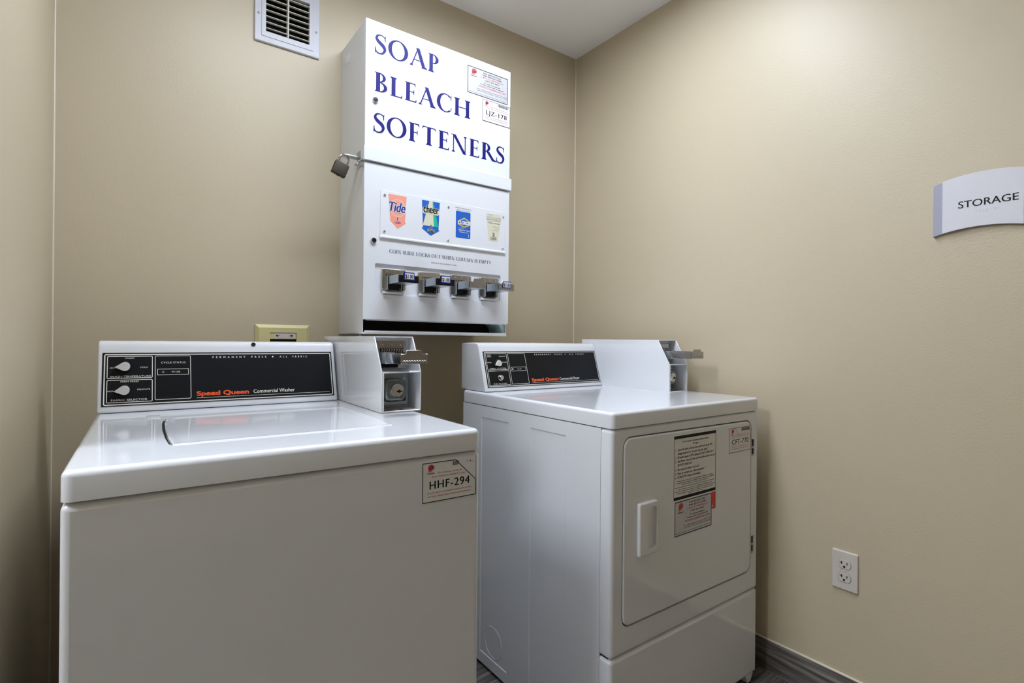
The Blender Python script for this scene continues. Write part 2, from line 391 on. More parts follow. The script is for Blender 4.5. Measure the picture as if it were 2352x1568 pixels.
# ------------------------------------------------------------------ the room
XL = -1.8945
YF, YA, XF = -3.40, -.80, -3.30
def room():
    b = BM(); panel(b, XL - .10, 0.10, 0, H + .02, FR(0), .16, .0002, .0002, K=1, n=1, holes=[[(-1.3735, 2.0895), (-1.2370, 2.0895), (-1.2370, 2.2300), (-1.3735, 2.2300)]], hole_depth=.15); struct(obj('wall_back', b, WALL))
    b = BM(); box(b, 0, 0.10, YF, 0.0, 0, H + .02); wr = struct(obj('wall_right', b, WALL))
    b = BM(); box(b, XL - .10, XL, YA, 0.0, 0, H + .02); wl = struct(obj('wall_left', b, WALL))
    # outside the frame the room is widened to the left to admit fill light
    b = BM(); box(b, XF, XL - .10, YA, YA + .10, 0, H + .02); struct(obj('wall_alcove', b, WALL))
    b = BM(); box(b, XF - .10, XF, YF, YA + .10, 0, H + .02); struct(obj('wall_far', b, WALL))
    b = BM(); box(b, XF - .10, 0.10, YF - .10, YF, 0, H + .02); struct(obj('wall_front', b, WALL))
    b = BM(); box(b, XF - .10, 0.10, YF - .10, 0.10, H, H + .10); struct(obj('ceiling', b, CEIL))
    b = BM(); box(b, XF, 0.0, YF, 0.0, -.05, -.004); fl = struct(obj('floor', b, DARKIN))
    # planks running along x
    pb = BM(); box(pb, 0, 1.2185, 0, .1785, -.006, 0, .0008, 1)
    first = obj('plank', pb, WOODX, fl); k = 0
    rows = 19
    for r in range(rows):
        y = -r * .18 - .18
        x = XF - (r * .47) % 1.22
        while x < 0:
            if x + 1.22 > XF + .05:
                o = first if k == 0 else first.copy()
                if k: COL.objects.link(o); o.parent = fl
                o.location = (x, y, 0); k += 1
            x += 1.22
    # base boards of the same wood look, with a caulk line on top
    for nm, args, m in (('baseboard_right', (-.006, 0, YF, 0, 0, .1048), WOODY), ('baseboard_back', (XL, -.006, -.006, 0, 0, .1048), WOODX), ('baseboard_left', (XL, XL + .006, -.80, -.006, 0, .1048), WOODY)):
        b = BM(); box(b, *args, .0015, 1); o = struct(obj(nm, b, m))
        b = BM()
        if nm == 'baseboard_right': tube(b, [(-.003, YF + .01, .106), (-.003, -.01, .106)], .0035, 8)
        elif nm == 'baseboard_back': tube(b, [(XL + .01, -.003, .106), (-.01, -.003, .106)], .0035, 8)
        else: tube(b, [(XL + .003, -.79, .106), (XL + .003, -.01, .106)], .0035, 8)
        obj('caulk_bead', b, CAULK, o)
    b = BM(); tube(b, [(-.0005, -.0005, .11), (-.0005, -.0005, H)], .0032, 8); obj('caulk_bead', b, CAULK, wr)
    b = BM(); tube(b, [(XL + .0005, -.0005, .11), (XL + .0005, -.0005, H)], .0028, 8); obj('caulk_bead', b, CAULK, wl)
room()

def ceiling_light(x, y, w, d, strength, label):
    t = tag(empty('ceiling_light', (x, y, H)), label, 'ceiling light')
    hole = [(-w / 2, -d / 2), (w / 2, -d / 2), (w / 2, d / 2), (-w / 2, d / 2)]
    b = BM(); panel(b, -w / 2 - .03, w / 2 + .03, -d / 2 - .03, d / 2 + .03, lambda a, q, e: (a, q, -.022 + e), .022, .003, .005, holes=[hole], hole_depth=.019, open_holes=True); obj('housing', b, PLASTIC, t)
    b = BM(); box(b, -w / 2 + .0005, w / 2 - .0005, -d / 2 + .0005, d / 2 - .0005, -.006, -.001)
    m = mat('lit_diffuser_%d' % int(strength * 10), LAMP_RGB, 0.5, emit=strength)
    obj('diffuser', b, m, t)
    return t
ceiling_light(-0.98, -0.81, 1.15, .27, LAMP_STRENGTH, 'white flat panel ceiling light glowing above the two machines')
ceiling_light(-2.85, -1.05, .80, .40, FILL_STRENGTH, 'added unseen fill light panel further left in the room')  # no known fixture here, added to supply fill light

# ------------------------------------------------------------------ coin slide, shared by dispenser and meter boxes
def coin_slide(parent, u, z, y, out, tray_m, front_m, price=None, plate_m=None):
    """plate lower-left corner at (u,z), front of plate at y; tray comes out by `out`"""
    pm = plate_m or NICKEL
    b = BM(); panel(b, u, u + .084, z, z + .0705, FR(y - .008), .008, .002, .006)
    pl = obj('coin_slide', b, pm, parent)
    for du, dz in ((.018, .062), (.042, .062), (.066, .062), (.020, .006), (.064, .006)):
        b = BM(); lathe(b, (u + du, y - .008, z + dz), (0, -1, 0), [(.0032, 0), (.003, .001), (.0012, .0018), (0, .0018)], 12); obj('rivet', b, CHROME, pl)
    b = BM()
    for k in range(9): box(b, u + .0155 + .0066 * k, u + .0178 + .0066 * k, y - .0088, y - .0079, z + .041, z + .054)
    box(b, u + .012, u + .075, y - .0086, y - .0079, z + .001, z + .018)
    obj('coin_slots', b, GAP, pl)['kind'] = 'stuff'
    # tray: two side plates, ribbed top, bottom rail
    yo = y - out; b = BM()
    box(b, u + .0145, u + .0165, yo + .002, y - .006, z + .0175, z + .0435, .0005, 1)
    box(b, u + .0805, u + .0825, yo + .002, y - .006, z + .0195, z + .0435, .0005, 1)
    box(b, u + .0165, u + .0805, yo + .002, y - .006, z + .034, z + .037)
    for k in range(9): box(b, u + .0170 + .0071 * k, u + .0205 + .0071 * k, yo + .004, y - .006, z + .037, z + .0425, .0006, 1)
    box(b, u + .0165, u + .0805, yo + .002, y - .03, z + .0185, z + .0205)
    obj('slide_tray', b, tray_m, pl)
    b = BM(); box(b, u + .011, u + .0135, y - .030, y - .008, z + .000, z + .045, .0008, 1); obj('guide_bracket', b, STEEL, pl)
    b = BM(); box(b, u + .063, u + .0655, y - .020, y - .008, z + .000, z + .020, .0006, 1); obj('guide_bracket', b, STEEL, pl)
    b = BM(); a0, a1 = u + .0175, u + .0835
    prism(b, [(a0, z + .0185), (a1, z + .0185), (a1, z + .0405), (a1 - .0135, z + .0405), (a1 - .0165, z + .051), (a0 + .0150, z + .051), (a0 + .0125, z + .0405), (a0, z + .0405)], FR(yo), -.0005, .0025, .0005, 1)
    for k in range(7): box(b, a0 + .008 + .0075 * k, a0 + .0115 + .0075 * k, yo - .0016, yo, z + .0225, z + .025, .0004, 1)
    obj('slide_front', b, front_m, pl)
    if price:
        i = Ink(front(yo, .0022)); i.poly([(a0 + .0140, z + .0265), (a1 - .0140, z + .0265), (a1 - .0165, z + .0500), (a0 + .0155, z + .0500)]).build('price_label', PRICEB, pl)
        i = Ink(front(yo, .0024)); i.rect(a0 + .0185, z + .0295, a1 - .0180, z + .0470).build('price_field', PAPER, pl)
        i = Ink(front(yo, .0026)); i.text(price, (a0 + a1) / 2, z + .0315, .0265, .0125, 'c', bold=.02).build('price_lettering', INKB, pl)
    b = BM(); prism(b, [(0, z - .001), (-.014, z - .006), (-.014, z - .011), (0, z - .012)], lambda a, q, d: (d, y - .002 + a, q), u + .004, u + .070)
    obj('coin_lip', b, PLASTIC, pl)
    return pl

# ------------------------------------------------------------------ stickers
def service_sticker(parent, a0, a1, b0, b1, y, off):
    w, h = a1 - a0, b1 - b0
    b = BM(); panel(b, a0, a1, b0, b1, FR(y - off - .0004), .0004, .0001, .0006, K=1)
    p = obj('service_sticker', b, PAPERG, parent)
    M = front(y - off - .0006)
    k = Ink(M); k.frame(a0 + .001, b0 + .001, a1 - .001, b1 - .001, .0022); r = Ink(M)
    logo(r, k, a0 + .16 * w, b0 + .83 * h, .058 * w)
    cx = a0 + .60 * w
    k.text('FOR SERVICE CALL', cx, b0 + .865 * h, .44 * w, .052 * h, 'c', .025)
    k.text('PARA SERVICIO LLAME', cx, b0 + .785 * h, .46 * w, .052 * h, 'c', .025)
    r.text('1-877-COINMACH', cx, b0 + .695 * h, .54 * w, .062 * h, 'c', .01)
    k.text('1-877-264-6622', cx, b0 + .615 * h, .36 * w, .048 * h, 'c', .025)
    k.text('Or visit our website', cx, b0 + .515 * h, .40 * w, .048 * h, 'c', .02)
    k.text('O visite nuestro sitio de internet', cx, b0 + .445 * h, .58 * w, .044 * h, 'c', .02)
    r.text('WWW.COINMACH.COM', cx, b0 + .345 * h, .66 * w, .064 * h, 'c', .01)
    k.text('When calling, please have the machine ID # available.', cx, b0 + .245 * h, .76 * w, .036 * h, 'c')
    k.text('Cuando llame, por favor tenga el numero de la maquina.', cx, b0 + .185 * h, .76 * w, .036 * h, 'c')
    k.text('Machines are owned and serviced by the laundry operator of this property', a0 + .5 * w, b0 + .075 * h, .93 * w, .030 * h, 'c')
    k.build('black_print', INKB, p); r.build('red_print', INKR, p)
    return p
def id_sticker(parent, code, a0, a1, b0, b1, y, off, torn=False):
    w, h = a1 - a0, b1 - b0
    b = BM()
    if torn:
        prism(b, [(a0, b0), (a1, b0), (a1, b0 + .40 * h), (a0 + .60 * w, b1), (a0, b1)], FR(y - off - .0004), 0, .0004)
    else: panel(b, a0, a1, b0, b1, FR(y - off - .0004), .0004, .0001, .0006, K=1)
    p = obj('machine_id_sticker', b, PAPER, parent)
    M = front(y - off - .0006); k = Ink(M); r = Ink(M); t = .0016
    if torn:
        k.line([(a0 + .60 * w, b1 - t / 2), (a0 + t / 2, b1 - t / 2), (a0 + t / 2, b0 + t / 2), (a1 - t / 2, b0 + t / 2), (a1 - t / 2, b0 + .40 * h)], t)
        k.line([(a0 + .60 * w, b1 - t / 2), (a1 - t / 2, b0 + .40 * h)], t * .9)
    else: k.frame(a0, b0, a1, b1, t * .8)
    logo(r, k, a0 + .155 * w, b0 + .86 * h, .055 * w)
    x1 = .58 if torn else .86
    r.text('When reporting a service call', a0 + .27 * w, b0 + .70 * h, (.60 if not torn else .45) * w, .045 * h)
    r.text('please reference this machine ID number', a0 + .17 * w, b0 + .615 * h, (.74 if not torn else .62) * w, .045 * h)
    k.text(code, a0 + .13 * w, b0 + .33 * h, .74 * w, .21 * h, space=1.14, bold=.014)
    r.text('Cuando reporte una maquina necesitando servicio', a0 + .09 * w, b0 + .215 * h, .82 * w, .048 * h)
    r.text('por favor refiera a este numero de identificacion.', a0 + .10 * w, b0 + .125 * h, .80 * w, .048 * h)
    random.seed(len(code) + int(w * 1e4))
    x = a0 + .55 * w; end = a0 + (.66 if torn else .93) * w
    while x < end:
        q = random.choice((.006, .010, .014)) * w; k.rect(x, b0 + (.86 if torn else .84) * h, min(x + q, end), b0 + .965 * h); x += q + random.choice((.006, .009)) * w
    k.build('black_print', INKB, p); r.build('red_print', INKM, p)
    return p

# ------------------------------------------------------------------ soap dispenser on the back wall
def dispenser():
    vx, vw, vd, zt, zd, zb = -1.1269, .5666, .2436, 2.111, 1.1525, 1.1071
    tl = math.radians(.1162)
    t = tag(empty('soap_dispenser', (vx + (zb - 1.5) * math.sin(tl), 0, 1.5 + (zb - 1.5) * math.cos(tl)), (0, tl, 0)),
            'white wall dispenser lettered SOAP BLEACH SOFTENERS above the machines', 'dispenser')
    Z = lambda z: z - zb
    yf = -vd
    # shell
    b = BM()
    box(b, .002, .006, yf + .012, -.001, 0, Z(zt) - .001, .001, 1)
    box(b, vw - .006, vw - .002, yf + .012, -.001, 0, Z(zt) - .001, .001, 1)
    box(b, .006, vw - .006, yf + .012, -.001, Z(zt) - .006, Z(zt) - .001)
    box(b, .006, vw - .006, -.006, -.001, .002, Z(zt) - .006)
    box(b, .006, vw - .006, yf + .012, -.001, .001, .005)
    obj('cabinet', b, ENAMEL2, t)
    b = BM(); box(b, .0062, vw - .0062, yf + .10, yf + .105, .006, Z(zt) - .01); obj('unlit_backing', b, DARKIN, t)  # added dark sheet, the unlit inside is put into its colour
    for k in range(3):
        b = BM(); box(b, .0008, .0022, -.090 + .016 * k, -.080 + .016 * k, Z(2.035) + .004 * k, Z(2.062) + .004 * k, .0006, 1); obj('louvre', b, ENAMEL2, t)
    # upper door with hood band
    b = BM(); panel(b, 0, vw, Z(1.690), Z(zt), FR(yf), .020, .0016, .002); ud = obj('upper_door', b, ENAMEL2, t)
    for word, a_, z_, w_ in (('SOAP', .0275, 2.0090, .2345), ('BLEACH', .0275, 1.8865, .3640), ('SOFTENERS', .0255, 1.7548, .5160)):
        Ink(front(yf, .0005)).serif(word, a_, Z(z_), w_, .0620, .05).build('lettering', INKBLUE, ud)['label'] = 'blue serif lettering ' + word
    b = BM(); panel(b, -.004, vw + .004, Z(1.6585), Z(1.7030), FR(yf - .007), .030, .0012, .0015); obj('hood_band', b, ENAMEL2, t)
    # lower door with pressed recess for the slides
    rec = rrect(.039, .5292, Z(1.2345), Z(1.3345), .006, 4)
    b = BM(); panel(b, 0, vw, Z(zd), Z(1.6545), FR(yf), .020, .0016, .002, holes=[rec], hole_depth=.007); ld = obj('lower_door', b, ENAMEL2, t)
    b = BM(); box(b, .012, .560, yf + .004, yf + .008, Z(zd) - .003, Z(zd) + .004); obj('door_flange', b, ENAMEL2, ld)
    i = Ink(front(yf, .0005)); i.serif('COIN SLIDE LOCKS OUT WHEN COLUMN IS EMPTY', .086, Z(1.3725), .400, .0115, .10); i.build('lettering', INKNAVY, ld)
    i = Ink(front(yf, .0005)); i.text('VEND-RITE MFG. CHICAGO, IL 60609', .238, Z(1.3527), .101, .0042); i.build('fine_print', INKG, ld)
    # label insert
    b = BM(); panel(b, .0535, .547, Z(1.4195), Z(1.5730), FR(yf - .0018), .003, .0008, .003); ins = obj('label_insert', b, ENAMEL2, t)
    b = BM(); prism(b, [(0, Z(1.4175)), (-.0062, Z(1.4185)), (-.0062, Z(1.4225)), (-.003, Z(1.4265)), (0, Z(1.4265))], lambda a, q, d: (d, yf + a, q), .0530, .5475); obj('insert_ledge', b, ENAMEL2, ins)
    yi = yf - .0018
    for (u, z) in ((.068, 1.5572), (.0682, 1.4392), (.303, 1.5559), (.3026, 1.4381), (.5372, 1.5556), (.5357, 1.4363)):
        b = BM(); lathe(b, (u, yi, Z(z)), (0, -1, 0), [(.0042, 0), (.0040, .0016), (.0026, .003), (0, .0034)], 14); obj('rivet', b, CHROME, ins)
    # --- four product labels
    def P(n): return front(yi, .0004 + .00026 * n)
    zc = Z(0)
    # salmon arrow label
    a, z0, z1 = .0805, 1.4537, 1.5640; w = .0640
    sh = lambda pts, n, m, nm, par: Ink(P(n)).poly([(q[0], zc + q[1]) for q in pts]).build(nm, m, par)
    L1 = sh([(a, z1), (a + w, z1), (a + .059, 1.478), (a + .064, 1.4765), (a + .034, z0), (a + .007, 1.478), (a + .0055, 1.50)][::-1], 0, SALMON, 'product_label', ins); L1['label'] = 'salmon arrow-shaped detergent label'
    i = Ink(P(1)); i.ring(a + .0325, zc + 1.5215, .0265, .0292).ring(a + .0325, zc + 1.5215, .0225, .0238); i.build('pale_ring', SALMONL, L1)
    i = Ink(P(2)); i.text('Tide', a + .003, zc + 1.5085, .056, .0330, bold=.06, shear=.25); i.build('white_outline', PAPER, L1)
    i = Ink(P(3)); i.text('Tide', a + .0035, zc + 1.5090, .0555, .0325, bold=.024, shear=.25); i.text('1', a + .0325, zc + 1.4815, None, .0100, 'c', .04); i.text('LOAD', a + .0330, zc + 1.4705, .020, .0075, 'c', .01); i.build('navy_print', NAVY, L1)
    # blue arrow label with white and green rays
    a, z0, z1 = .2005, 1.4462, 1.5645; w = .0680
    L2 = sh([(a, z1), (a + w, z1), (a + .064, 1.470), (a + .068, 1.467), (a + .0345, z0), (a - .0005, 1.469), (a + .005, 1.472)][::-1], 0, BLUE, 'product_label', ins); L2['label'] = 'blue arrow-shaped detergent label with green ray'
    i = Ink(P(1)); i.poly([(a + .028, zc + z1), (a + .040, zc + z1), (a + .046, zc + 1.479), (a + .004, zc + 1.479)]); i.build('cream_ray', CREAM, L2)
    i = Ink(P(1)); i.poly([(a + .040, zc + z1), (a + .043, zc + z1), (a + .0625, zc + 1.479), (a + .0465, zc + 1.479)]); i.build('green_ray', GREEN, L2)
    i = Ink(P(2)); i.poly(rrect(a + .003, a + .066, zc + 1.5190, zc + 1.5420, .006)).text('cheer', a + .0065, zc + 1.5235, .057, .0270, bold=.055).text('1', a + .0345, zc + 1.4705, None, .0135, 'c', .12).text('LOAD', a + .0355, zc + 1.4590, .025, .0100, 'c', .12); i.build('cream_backing', CREAM, L2)
    i = Ink(P(4)); i.text('cheer', a + .0065, zc + 1.5235, .057, .0270, bold=.02).text('1', a + .0345, zc + 1.4705, None, .0135, 'c', .04).text('LOAD', a + .0355, zc + 1.4590, .025, .0100, 'c', .03); i.build('black_print', INKB, L2)
    # blue packet label
    a0, a1, z0, z1 = .3330, .3935, 1.4535, 1.5478
    L3 = Ink(P(0)).poly(rrect(a0, a1, zc + z0, zc + z1, .004)).build('product_label', BLUE, ins); L3['label'] = 'blue bleach packet label with yellow hexagon'
    cx, cz = (a0 + a1) / 2 + .004, 1.5090
    hexo = [(-.0265, .004), (0.0, .0185), (.026, .006), (.026, -.006), (0, -.0185), (-.0265, -.008)]
    i = Ink(P(1)); i.poly([(cx + q[0], zc + cz + q[1]) for q in hexo]); i.build('yellow_hexagon', YELLOW, L3)
    i = Ink(P(2)); i.poly([(cx + q[0] * .78, zc + cz + q[1] * .74) for q in hexo]); i.build('hexagon_field', BLUE, L3)
    i = Ink(P(3)); i.text('CLOROX', cx, zc + cz - .0065, .050, .0125, 'c', .05); i.text('Colorsafe', a0 + .012, zc + 1.4870, .018, .0035); i.text('Bleach for Colors', a0 + .012, zc + 1.4790, .046, .0062, bold=.02)
    i.rect(a0 + .014, zc + 1.4735, a0 + .052, zc + 1.4750).text('1', a1 - .008, zc + 1.4610, None, .0085, 'c', .03).text('LOAD', a1 - .008, zc + 1.4575, .008, .0022, 'c'); i.build('white_print', PAPER, L3)
    i = Ink(P(0)); i.text('Chlorine Free Bleach for Colors', a0 - .003, zc + 1.5580, .068, .0042).text('Fights More Than Bleach Alone', a0 + .004, zc + 1.5510, .056, .0038); i.build('caption_print', INKNAVY, L3)
    # faded cream label
    a0, a1, z0, z1 = .4610, .5290, 1.4590, 1.5600
    L4 = Ink(P(0)).poly([(a0 + .012, zc + z0), (a1 - .016, zc + z0), (a1, zc + z1), (a0, zc + z1)]).build('product_label', CREAM, ins); L4['label'] = 'faded cream softener label'
    i = Ink(P(1)); i.text('BOUNCE', a0 + .003, zc + 1.5370, .061, .0110, bold=.07); i.build('letter_outline', INKG, L4)
    i = Ink(P(3)); i.text('BOUNCE', a0 + .003, zc + 1.5370, .061, .0110, bold=.03); i.build('letter_fill', PAPER, L4)
    i = Ink(P(1)); i.text('Fabric softener', a0 + .012, zc + 1.5230, .050, .0050, bold=.01).line([(a0 + .006, zc + 1.5285), (a0 + .06, zc + 1.5335)], .0006).text('outdoor fresh', a0 + .030, zc + 1.5110, .028, .0038).text('dryer sheets', a0 + .040, zc + 1.5045, .018, .0038).text('with staticguard', a0 + .028, zc + 1.4985, .030, .0022).text('Two uses', a0 + .006, zc + 1.5530, .022, .0038).text('2', a0 + .033, zc + 1.4770, None, .0130, 'c', .05).text('LOADS', a0 + .033, zc + 1.4640, .026, .0105, 'c', .02); i.build('grey_print', mat('ink_olive', (96, 94, 84), .5), L4)
    # locks on the doors
    for (u, z, par) in ((.0330, 1.8558, ud), (.0322, 1.4058, ld)):
        b = BM(); lathe(b, (u, yf, Z(z)), (0, -1, 0), [(.0095, 0), (.0092, .005), (.0078, .0065), (.0066, .0065), (.0062, .0052), (0, .0052)], 22); lk = obj('cam_lock', b, CHROME, par)
        b = BM(); lathe(b, (u, yf - .0051, Z(z)), (0, -1, 0), [(.0058, 0), (.0058, .0006), (.0030, .0008), (.0026, .0003), (0, .0003)], 16); obj('lock_face', b, KNOBB, par)
    # coin slides
    for k, (u, pr) in enumerate(((.0612, '$1.00'), (.1905, '$1.00'), (.3158, None), (.4367, '$1.00'))):
        c = coin_slide(t, u, Z(1.2495), yf + .0065, .106, STEEL, DARKM if k < 2 else NICKEL, pr, CHROME if k < 2 else NICKEL)  # first two fronts in dark metal: their dark reflection is in the colour
    # stickers on the upper door
    s1 = service_sticker(t, .3750, .5540, Z(1.9805), Z(2.0800), yf, 0); s1['label'] = 'faded white service call sticker with black border'
    s2 = id_sticker(t, 'LJZ-178', .4400, .5645, Z(1.8960), Z(1.9745), yf, .0008); s2['label'] = 'white machine number sticker reading LJZ-178'
    # bottom delivery tray and chute
    b = BM(); box(b, -.003, .556, yf - .006, yf + .030, -.001, .003, .0008, 1)
    prism(b, [(0, 0), (-.004, .004), (-.003, .010), (0, .010)], lambda a, q, d: (d, yf - .002 + a, q), .004, .553); obj('delivery_tray', b, ENAMEL2, t)
    b = BM(); q = [(.545 - .078 * (1 - math.sin(math.radians(9 * k))), .006 + .058 * math.cos(math.radians(9 * k))) for k in range(11)]
    prism(b, q + [(.5455, .0655)], lambda a, z, d: (a, d, z), yf + .006, yf + .095)
    obj('delivery_chute', b, TEAL, t)
    b = BM(); box(b, .5455, .5475, yf + .002, yf + .09, .003, Z(zd) + .01); obj('tray_end', b, TEAL, t)
    # hasp on the left edge
    b = BM(); panel(b, -.058, .004, yf + .0330, yf + .0590, UP(Z(1.6760)), .0040, .0012, .0110, K=2, n=6); box(b, .000, .0025, yf + .020, yf + .072, Z(1.6450), Z(1.7000), .0008, 1)
    box(b, -.022, .002, yf + .004, yf + .010, Z(1.6380), Z(1.6410), .0006, 1)
    tube(b, [(.0, yf + .004, Z(1.664)), (-.018, yf + .014, Z(1.648)), (-.024, yf + .020, Z(1.640))], .0028, 8)
    obj('hasp', b, STEEL, t)
    # padlock hangs from the hasp: its own thing
    pk = tag(empty('padlock', (vx - .062, yf + .046, 1.628), (0, math.radians(20), 0)), 'brown square padlock hanging from the hasp of the white dispenser', 'padlock')
    b = BM(); box(b, -.0225, .0225, -.009, .009, -.021, .021, .003, 3); obj('lock_body', b, BROWN, pk)
    b = BM(); lathe(b, (0, 0, -.021), (0, 0, -1), [(.006, 0), (.006, .0012), (.003, .0016), (0, .0016)], 14); obj('keyway', b, DARKM, pk)
    b = BM(); pts = [(-.0145, 0, .018), (-.0145, 0, .034)] + [(-.0145 * math.cos(math.pi * k / 10), 0, .034 + .0145 * math.sin(math.pi * k / 10)) for k in range(1, 10)] + [(.0145, 0, .034), (.0145, 0, .018)]
    tube(b, pts, .0036, 12); obj('shackle', b, CHROME, pk)
dispenser()

# ------------------------------------------------------------------ coin meter box of the machines (front-left-bottom corner at u,v)
def meter_box(t, u, v, vb, price_m):
    Wb, z0, zb, zt = .1045, .9110, 1.0105, 1.0962
    S = lambda a, q, d: (d, a, q)
    prof = [(v, z0), (v, zb), (v + .051, zt), (vb, zt), (vb, z0)]
    b = BM()
    prism(b, prof, S, u, u + .003, .0010, 1)
    prism(b, prof, S, u + Wb - .003, u + Wb, .0010, 1)
    box(b, u + .001, u + Wb - .001, v + .0495, vb, zt - .003, zt, .0010, 1)
    box(b, u + .001, u + Wb - .001, v, v + .085, z0, z0 + .0035, .0008, 1)
    box(b, u + .003, u + Wb - .003, v, v + .085, zb - .004, zb, .0010, 1)
    box(b, u + .003, u + Wb - .003, v + .0735, vb - .001, z0 + .0005, zt - .0005)
    box(b, u + .003, u + .007, v, v + .002, z0 + .003, zb - .003); 
    mb = obj('coin_box', b, ENAMEL, t)
    b = BM(); lathe(b, (u + .050, v + .30, zt), (0, 0, 1), [(.0045, 0), (.0045, .002), (.003, .0035), (0, .004)], 12); obj('top_bolt', b, CHROME, mb)
    # upper compartment: slide (sub-parts of the box)
    y = v + .0735; pu = u + .0100; pz = 1.0135
    b = BM(); panel(b, pu, pu + .083, pz, pz + .0705, FR(y - .006), .006, .0015, .005); obj('slide_plate', b, NICKEL, mb)
    b = BM()
    for k in range(3): lathe(b, (pu + .018 + .024 * k, y - .006, pz + .0610), (0, -1, 0), [(.0028, 0), (.0026, .001), (0, .0016)], 10)
    for k in range(9): box(b, pu + .0150 + .0066 * k, pu + .0180 + .0066 * k, y - .012, y - .006, pz + .047, pz + .0505, .0005, 1)
    obj('slide_teeth', b, CHROME, mb)['kind'] = 'stuff'
    b = BM()
    for k in range(10): box(b, pu + .0118 + .0066 * k, pu + .0143 + .0066 * k, y - .0068, y - .0058, pz + .038, pz + .054)
    box(b, pu + .012, pu + .060, y - .0068, y - .0058, pz + .003, pz + .016)
    obj('coin_slots', b, GAP, mb)['kind'] = 'stuff'
    yo = v - .078; b = BM()
    box(b, pu + .0075, pu + .0095, yo + .002, y - .006, pz + .018, pz + .0425, .0005, 1)
    box(b, pu + .0705, pu + .0725, yo + .002, y - .006, pz + .018, pz + .0425, .0005, 1)
    box(b, pu + .0095, pu + .0705, yo + .002, y - .006, pz + .030, pz + .033)
    for k in range(9): box(b, pu + .0105 + .0068 * k, pu + .0138 + .0068 * k, yo + .012, y - .006, pz + .033, pz + .041, .0006, 1)
    obj('slide_tray', b, CHROME, mb)
    b = BM(); box(b, pu + .004, pu + .030, v + .012, y - .006, pz + .015, pz + .043, .002, 2); obj('slide_guide', b, STEEL, mb)
    b = BM(); a0, a1 = pu + .006, pu + .074; z = pz
    prism(b, [(a0, z + .0190), (a1, z + .0190), (a1, z + .0415), (a1 - .0140, z + .0415), (a1 - .0165, z + .0505), (a0 + .0145, z + .0505), (a0 + .0120, z + .0415), (a0, z + .0415)], FR(yo), -.0005, .0030, .0006, 1)
    for k in range(9): box(b, a0 + .006 + .0065 * k, a0 + .0095 + .0065 * k, yo - .0014, yo, z + .0255, z + .0270, .0003, 1)
    box(b, a0 + .004, a1 - .004, yo - .0012, yo, z + .0240, z + .0252, .0003, 1)
    obj('slide_front', b, NICKEL, mb)
    # lower compartment: steel plate, lock housing, bolts
    yl = v + .050; cu, cz = u + .046, .9620
    b = BM(); box(b, u + .004, u + Wb - .014, yl, yl + .003, z0 + .012, zb - .006, .0006, 1); obj('lock_plate', b, ZINCD, mb)
    b = BM(); panel(b, cu - .030, cu + .030, cz - .029, cz + .029, FR(yl - .026), .026, .009, .016, K=5, n=6); obj('lock_housing', b, GUNM, mb)
    b = BM(); lathe(b, (cu + .004, yl - .024, cz), (0, -1, 0), [(.0175, 0), (.0170, .006), (.0150, .008), (.0142, .008), (.0138, .0065), (0, .0065)], 26); lc = obj('lock_cylinder', b, CHROME, mb)
    b = BM(); box(b, cu + .001, cu + .016, yl - .0312, yl - .0300, cz - .004, cz - .001); lathe(b, (cu + .008, yl - .0302, cz - .002), (0, -1, 0), [(.0038, 0), (.0038, .0012)], 10); obj('keyhole', b, GAP, mb)
    for dz in (.027, -.024):
        b = BM(); lathe(b, (u + Wb - .026, yl, cz + dz), (0, -1, 0), [(.0065, 0), (.0062, .0015), (.0040, .0032), (0, .0036)], 16); obj('plate_bolt', b, STEEL if dz > 0 else DARKM, mb)
    for du in (.028, .060):
        b = BM(); lathe(b, (u + du, v + .020, z0 + .0036), (0, 0, 1), [(.0068, 0), (.0068, .0002), (.003, .0003), (0, .0003)], 14); obj('floor_hole', b, GAP, mb)
    return mb

# ------------------------------------------------------------------ sloped control console shared by both machines
def console(t, u0, u1, v0, z0, vb, zt, pu0, pu1, pz0, pz1):
    s = .30
    vt = v0 + s * (zt - .012 - z0)
    prof = [(v0, z0), (vt, zt - .012), (vt + .006, zt - .004), (vt + .020, zt), (vb, zt - .002), (vb, z0)]
    b = BM(); prism(b, prof, lambda a, q, d: (d, a, q), u0, u1, .0090, 4)
    c = obj('console', b, ENAMEL, t)
    def M(off): return lambda a, q: (a, v0 + s * (q - z0) - off, q - off * s)
    def MP(a, q, d): return (a, v0 + s * (q - z0) - .0014 + d, q)
    b = BM(); panel(b, pu0, pu1, pz0, pz1, MP, .004, .0004, .001, K=2); obj('faceplate', b, BLACKP, c)
    return c, M, s
def knob(c, M, a, z, ang, r, long_, nm='knob'):
    pts = []
    for k in range(17):
        th = math.radians(-115 + 230 * k / 16); pts.append((r * math.cos(th), r * math.sin(th)))
    pts.append((-long_, 0))
    ca, sa = math.cos(ang), math.sin(ang)
    P_ = [(a + x * ca - y * sa, z + x * sa + y * ca) for x, y in pts]
    sm = [(a + (x * ca - y * sa) * .90, z + (x * sa + y * ca) * .90) for x, y in pts]
    b = BM()
    A = [b.verts.new(M(.0014)(*q)) for q in P_]; B = [b.verts.new(M(.0125)(*q)) for q in P_]
    n = len(P_); b.faces.new(A); b.faces.new(B[::-1])
    for i in range(n): b.faces.new((A[i], A[(i + 1) % n], B[(i + 1) % n], B[i]))
    kb = obj(nm, b, KNOBB, c)
    b = BM(); A = [b.verts.new(M(.0125)(*q)) for q in P_]; B = [b.verts.new(M(.0150)(*q)) for q in sm]
    b.faces.new(A); b.faces.new(B[::-1])
    for i in range(n): b.faces.new((A[i], A[(i + 1) % n], B[(i + 1) % n], B[i]))
    f = obj(nm + '_face', b, KNOBF, c)
    return kb

